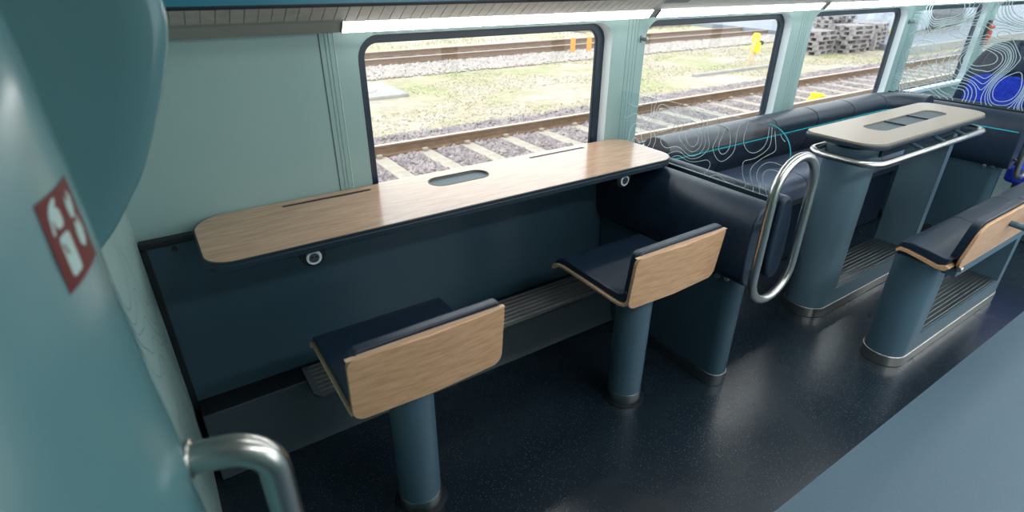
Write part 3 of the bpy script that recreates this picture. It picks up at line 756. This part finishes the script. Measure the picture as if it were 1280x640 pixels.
track('near railway track with pale concrete sleepers just outside the windows', 6.52, -6, 60, 2.535-.7*3, .70, 56, 'sleeper', True)
track('second railway track with dark sleepers beyond the dry grass', 16.3, -6, 90, 2.0, .70, 70, 'sleeper_dark', False)
track('third railway track, farthest out, right of the green bank', 21.4, 17, 90, 17.2, .70, 60, 'sleeper_dark', False)

def stones(name, n, xr, yr, size, mt, label, seed, skip=None):
    rg = np.random.RandomState(seed)
    base = np.array([(1, 0, 0), (-1, 0, 0), (0, 1, 0), (0, -1, 0), (0, 0, 1), (0, 0, -1)], float)
    fc = np.array([(0, 2, 4), (2, 1, 4), (1, 3, 4), (3, 0, 4), (2, 0, 5), (1, 2, 5), (3, 1, 5), (0, 3, 5)])
    x = rg.uniform(*xr, n); y = rg.uniform(*yr, n)
    if skip is not None:
        k = ~skip(x, y); x, y = x[k], y[k]; n = len(x)
    s = rg.uniform(size*.55, size*1.2, n)
    V = base[None]*s[:, None, None]*rg.uniform(.6, 1.2, (n, 6, 1))
    a = rg.uniform(0, 6.28, n); ca, sa = np.cos(a), np.sin(a)
    vx = V[:, :, 0]*ca[:, None]-V[:, :, 1]*sa[:, None]+V[:, :, 2]*.3; vy = V[:, :, 0]*sa[:, None]+V[:, :, 1]*ca[:, None]
    z = GZ-.012+rg.uniform(-.01, .012, n)
    co = np.stack([vx+x[:, None], vy+y[:, None], V[:, :, 2]*.8+z[:, None]], -1).reshape(-1, 3)
    fa = (fc[None]+6*np.arange(n)[:, None, None]).reshape(-1, 3)
    me = bpy.data.meshes.new(name); me.from_pydata(co.tolist(), [], fa.tolist()); me.materials.append(MAT[mt])
    o = bpy.data.objects.new(name, me); COL.objects.link(o); return tag(o, label, 'gravel', kind='stuff')
def on_sleeper(x, y):
    k = (x-(2.535-2.1))/.7; return (np.abs(k-np.round(k))*.7 < .12) & (np.abs(y-6.52) < 1.28)
stones('ballast_stones', 26000, (1.5, 17), (4.9, 8.3), .040, 'stone', 'loose grey-brown ballast stones around the near track', 1, on_sleeper)
stones('gravel', 9000, (3.5, 24), (13.4, 15.3), .055, 'stone_pale', 'pale gravel shoulder in front of the second track', 2)
stones('ballast_stones', 9000, (17, 40), (5.0, 8.2), .06, 'stone', 'ballast stones along the near track at the right', 3, on_sleeper)
# dry grass: short blades in one mesh
def grass(n, xr, yr, h, label, seed):
    rg = np.random.RandomState(seed); x = rg.uniform(*xr, n); y = rg.uniform(*yr, n)
    keep = (np.sin(x*1.3+2*np.sin(y*.9))+np.sin(y*2.1+x*.4)) > -.4; x, y = x[keep], y[keep]; n = len(x)
    a = rg.uniform(0, 6.28, n); hh = rg.uniform(.4, 1, n)*h; w = .02
    co = np.zeros((n, 3, 3)); dx, dy = np.cos(a)*w, np.sin(a)*w
    co[:, 0] = np.stack([x-dx, y-dy, np.full(n, GZ-.045)], -1); co[:, 1] = np.stack([x+dx, y+dy, np.full(n, GZ-.045)], -1)
    co[:, 2] = np.stack([x+rg.uniform(-.05, .05, n), y+rg.uniform(-.05, .05, n), GZ-.045+hh], -1)
    me = bpy.data.meshes.new('grass'); me.from_pydata(co.reshape(-1, 3).tolist(), [], np.arange(3*n).reshape(-1, 3).tolist()); me.materials.append(MAT['grass_blade'])
    o = bpy.data.objects.new('grass', me); COL.objects.link(o); tag(o, label, 'grass', kind='stuff')
grass(26000, (2.5, 24), (8.4, 13.3), .03, 'dry yellow-green grass between the near and second tracks', 4)
grass(9000, (4, 30), (19.0, 27), .12, 'green grass bank beyond the second track', 5)

# concrete slab with round cover
t = thing('concrete_slab', (3.6, 12.0, GZ-.04), 'flat concrete slab with a round cover in the dry grass', 'slab')
bm = B(); box(bm, 2.3, 4.75, 11.15, 12.75, GZ-.05, GZ+.03); obj('slab', bm, 'concrete', t, bevel=.02)
bm = B(); lathe(bm, [(.38, GZ+.03), (.38, GZ+.042), (.36, GZ+.045)], 3.95, 12.0, 32); obj('cover', bm, 'stone_pale', t)
# white plank
bm = B(); box(bm, 12.0, 15.3, 9.55, 9.68, GZ-.045, GZ+.03); tag(obj('timber_plank', bm, 'concrete', bevel=.01), 'long pale timber plank lying on the grass', 'plank')
# yellow marker box and stake
t = thing('marker_box', (15.6, 10.4, GZ-.045), 'bright yellow marker box on a thin post beside a stake', 'marker')
bm = B(); tube(bm, [(15.6, 10.4, GZ-.05), (15.6, 10.4, GZ+.5)], .025, 8); obj('post', bm, 'pale_wood', t)
bm = B(); prism(bm, rrect(15.50, 15.70, GZ+.25, GZ+.54, .05, 3), 10.3, 10.5, 'y'); obj('box', bm, 'yellow', t, bevel=.03)
bm = B(); prism(bm, rrect(15.44, 15.62, GZ+.52, GZ+.80, .08, 3), 10.32, 10.48, 'y'); obj('hood', bm, 'yellow', t, bevel=.03)
bm = B(); tube(bm, [(15.74, 10.3, GZ+.52), (15.74, 10.5, GZ+.52)], .06, 12); obj('lens', bm, 'rubber', t)
bm = B(); prism(bm, [(15.05, GZ-.05), (15.10, GZ-.05), (15.30, GZ+.66), (15.25, GZ+.66)], 10.2, 10.25, 'y'); tag(obj('wooden_stake', bm, 'pale_wood'), 'thin pale wooden stake leaning beside the yellow marker', 'stake')
# orange reflection in the window glass, built as two added plates outside
for x, lb in ((12.25, 'left added orange plate standing for a window reflection, by the second track'), (12.95, 'right added orange plate standing for a window reflection, by the second track')):
    bm = B(); prism(bm, rrect(x-.09, x+.09, GZ-.05, GZ+.45, .03, 3), 14.85, 14.9, 'y'); tag(obj('reflection_plate', bm, 'orange', bevel=.01), lb, 'marker', 'orange window reflection plates')
# yellow wheel chock on the near track
t = thing('track_chock', (11.45, 6.0, GZ), 'small yellow block sitting between the rails of the near track', 'block')
bm = B(); prism(bm, [(11.2, GZ), (11.7, GZ), (11.62, GZ+.12), (11.45, GZ+.2), (11.28, GZ+.10)], 5.93, 6.12, 'y'); obj('block', bm, 'yellow', t, bevel=.02)
bm = B(); box(bm, 11.3, 11.42, 5.95, 6.1, GZ+.12, GZ+.2); obj('lug', bm, 'yellow', t, bevel=.015)

# pallets
def pallet_bm():
    bm = B()
    for i in range(6): box(bm, -.6, .6, -.4+i*.1333+.01, -.4+i*.1333+.12, .122, .144)
    for x in (-.6, -.07, .46):
        box(bm, x, x+.14, -.4, .4, .10, .1215)
        for y in (-.4, -.07, .26): box(bm, x+.002, x+.138, y, y+.14, .0225, .0995)
    for y in (-.4, -.07, .26): box(bm, -.6, .6, y, y+.14, 0, .022)
    return bm
p0 = None
ords = ['lowest', 'second', 'third', 'fourth', 'fifth', 'sixth', 'seventh', 'eighth', 'ninth', 'tenth']
for nm, px, py, rot, cnt in (('front left stack', 19.4, 10.75, .12, 5), ('middle stack', 20.75, 10.35, -.1, 6), ('right stack', 22.4, 10.5, .2, 6), ('rear stack', 23.0, 12.2, -.15, 7)):
    for k in range(cnt):
        if p0 is None:
            bm = pallet_bm(); p0 = obj('pallet', bm, 'old_wood', smooth=0); o = p0
        else: o = p0.copy(); COL.objects.link(o)
        o.location = (px+rnd.uniform(-.07, .07), py+rnd.uniform(-.07, .07), GZ-.04+k*.1455); o.rotation_euler.z = rot+rnd.uniform(-.09, .09)
        tag(o, '%s weathered grey pallet of the %s beyond the track' % (ords[k], nm), 'pallet', 'stacked pallets')

# loading platform and wrapped bales at the right
bm = B(); prism(bm, [(22.0, 8.9), (80, 8.9), (80, 22), (25.0, 22), (23.5, 13)], GZ-.05, GZ+.16, 'z'); struct('loading_platform', bm, 'asphalt', smooth=0)
bm = B(); box(bm, 20.5, 80, 8.75, 8.9, GZ-.05, GZ+.22); struct('platform_kerb', bm, 'concrete', smooth=0)
def bale(x, y, w, dpt, h, mt, label):
    rg = random.Random(int(x*10+y))
    t = thing('wrapped_bale', (x, y, GZ+.16), label, 'bale', 'wrapped bales on the loading platform')
    lp = smooth_loop([(x-w/2, GZ+.29), (x-w/2-.05, GZ+.29+h*.5), (x-w*.4, GZ+.29+h), (x+w*.05, GZ+.29+h*1.08), (x+w*.42, GZ+.29+h*.97), (x+w/2, GZ+.29+h*.45), (x+w/2-.03, GZ+.29)], 2)
    bm = B(); prism(bm, lp, y-dpt/2, y+dpt/2, 'y'); obj('wrap', bm, mt, t, bevel=.08, smooth=60)
    bm = B(); box(bm, x-w/2, x+w/2, y-dpt/2, y+dpt/2, GZ+.161, GZ+.285); obj('base_pallet', bm, 'old_wood', t)
bale(25.6, 11.6, 1.1, .9, .9, 'bale_white', 'white wrapped bale nearest the pallet stacks')
bale(27.3, 11.4, 1.5, 1.0, 1.1, 'bale_white', 'largest white wrapped bale on the loading platform')
bale(29.3, 11.5, 1.4, 1.0, .9, 'bale_dark', 'dark wrapped bale beside the largest white one')
bale(31.5, 11.8, 1.6, 1.1, 1.1, 'bale_dark', 'second dark wrapped bale farther along the platform')
bale(33.8, 13.5, 1.8, 1.1, 1.3, 'bale_white', 'white wrapped bale far right behind the blue seat')
bale(37.5, 13.5, 2.2, 1.2, 1.2, 'bale_white', 'farthest white wrapped bale at the right end of the row')
bale(29.0, 15.5, 2.2, 1.2, 1.4, 'bale_white', 'white wrapped bale in the rear row behind the others')
t = thing('yellow_drum', (24.3, 10.4, GZ+.16), 'low yellow and white drum at the corner of the loading platform', 'drum')
bm = B(); lathe(bm, [(.26, GZ+.161), (.28, GZ+.2), (.28, GZ+.36), (.26, GZ+.40)], 24.3, 10.4, 24); obj('body', bm, 'bale_white', t)
bm = B(); lathe(bm, [(.27, GZ+.401), (.27, GZ+.55), (.2, GZ+.60)], 24.3, 10.4, 24); obj('lid', bm, 'yellow', t)
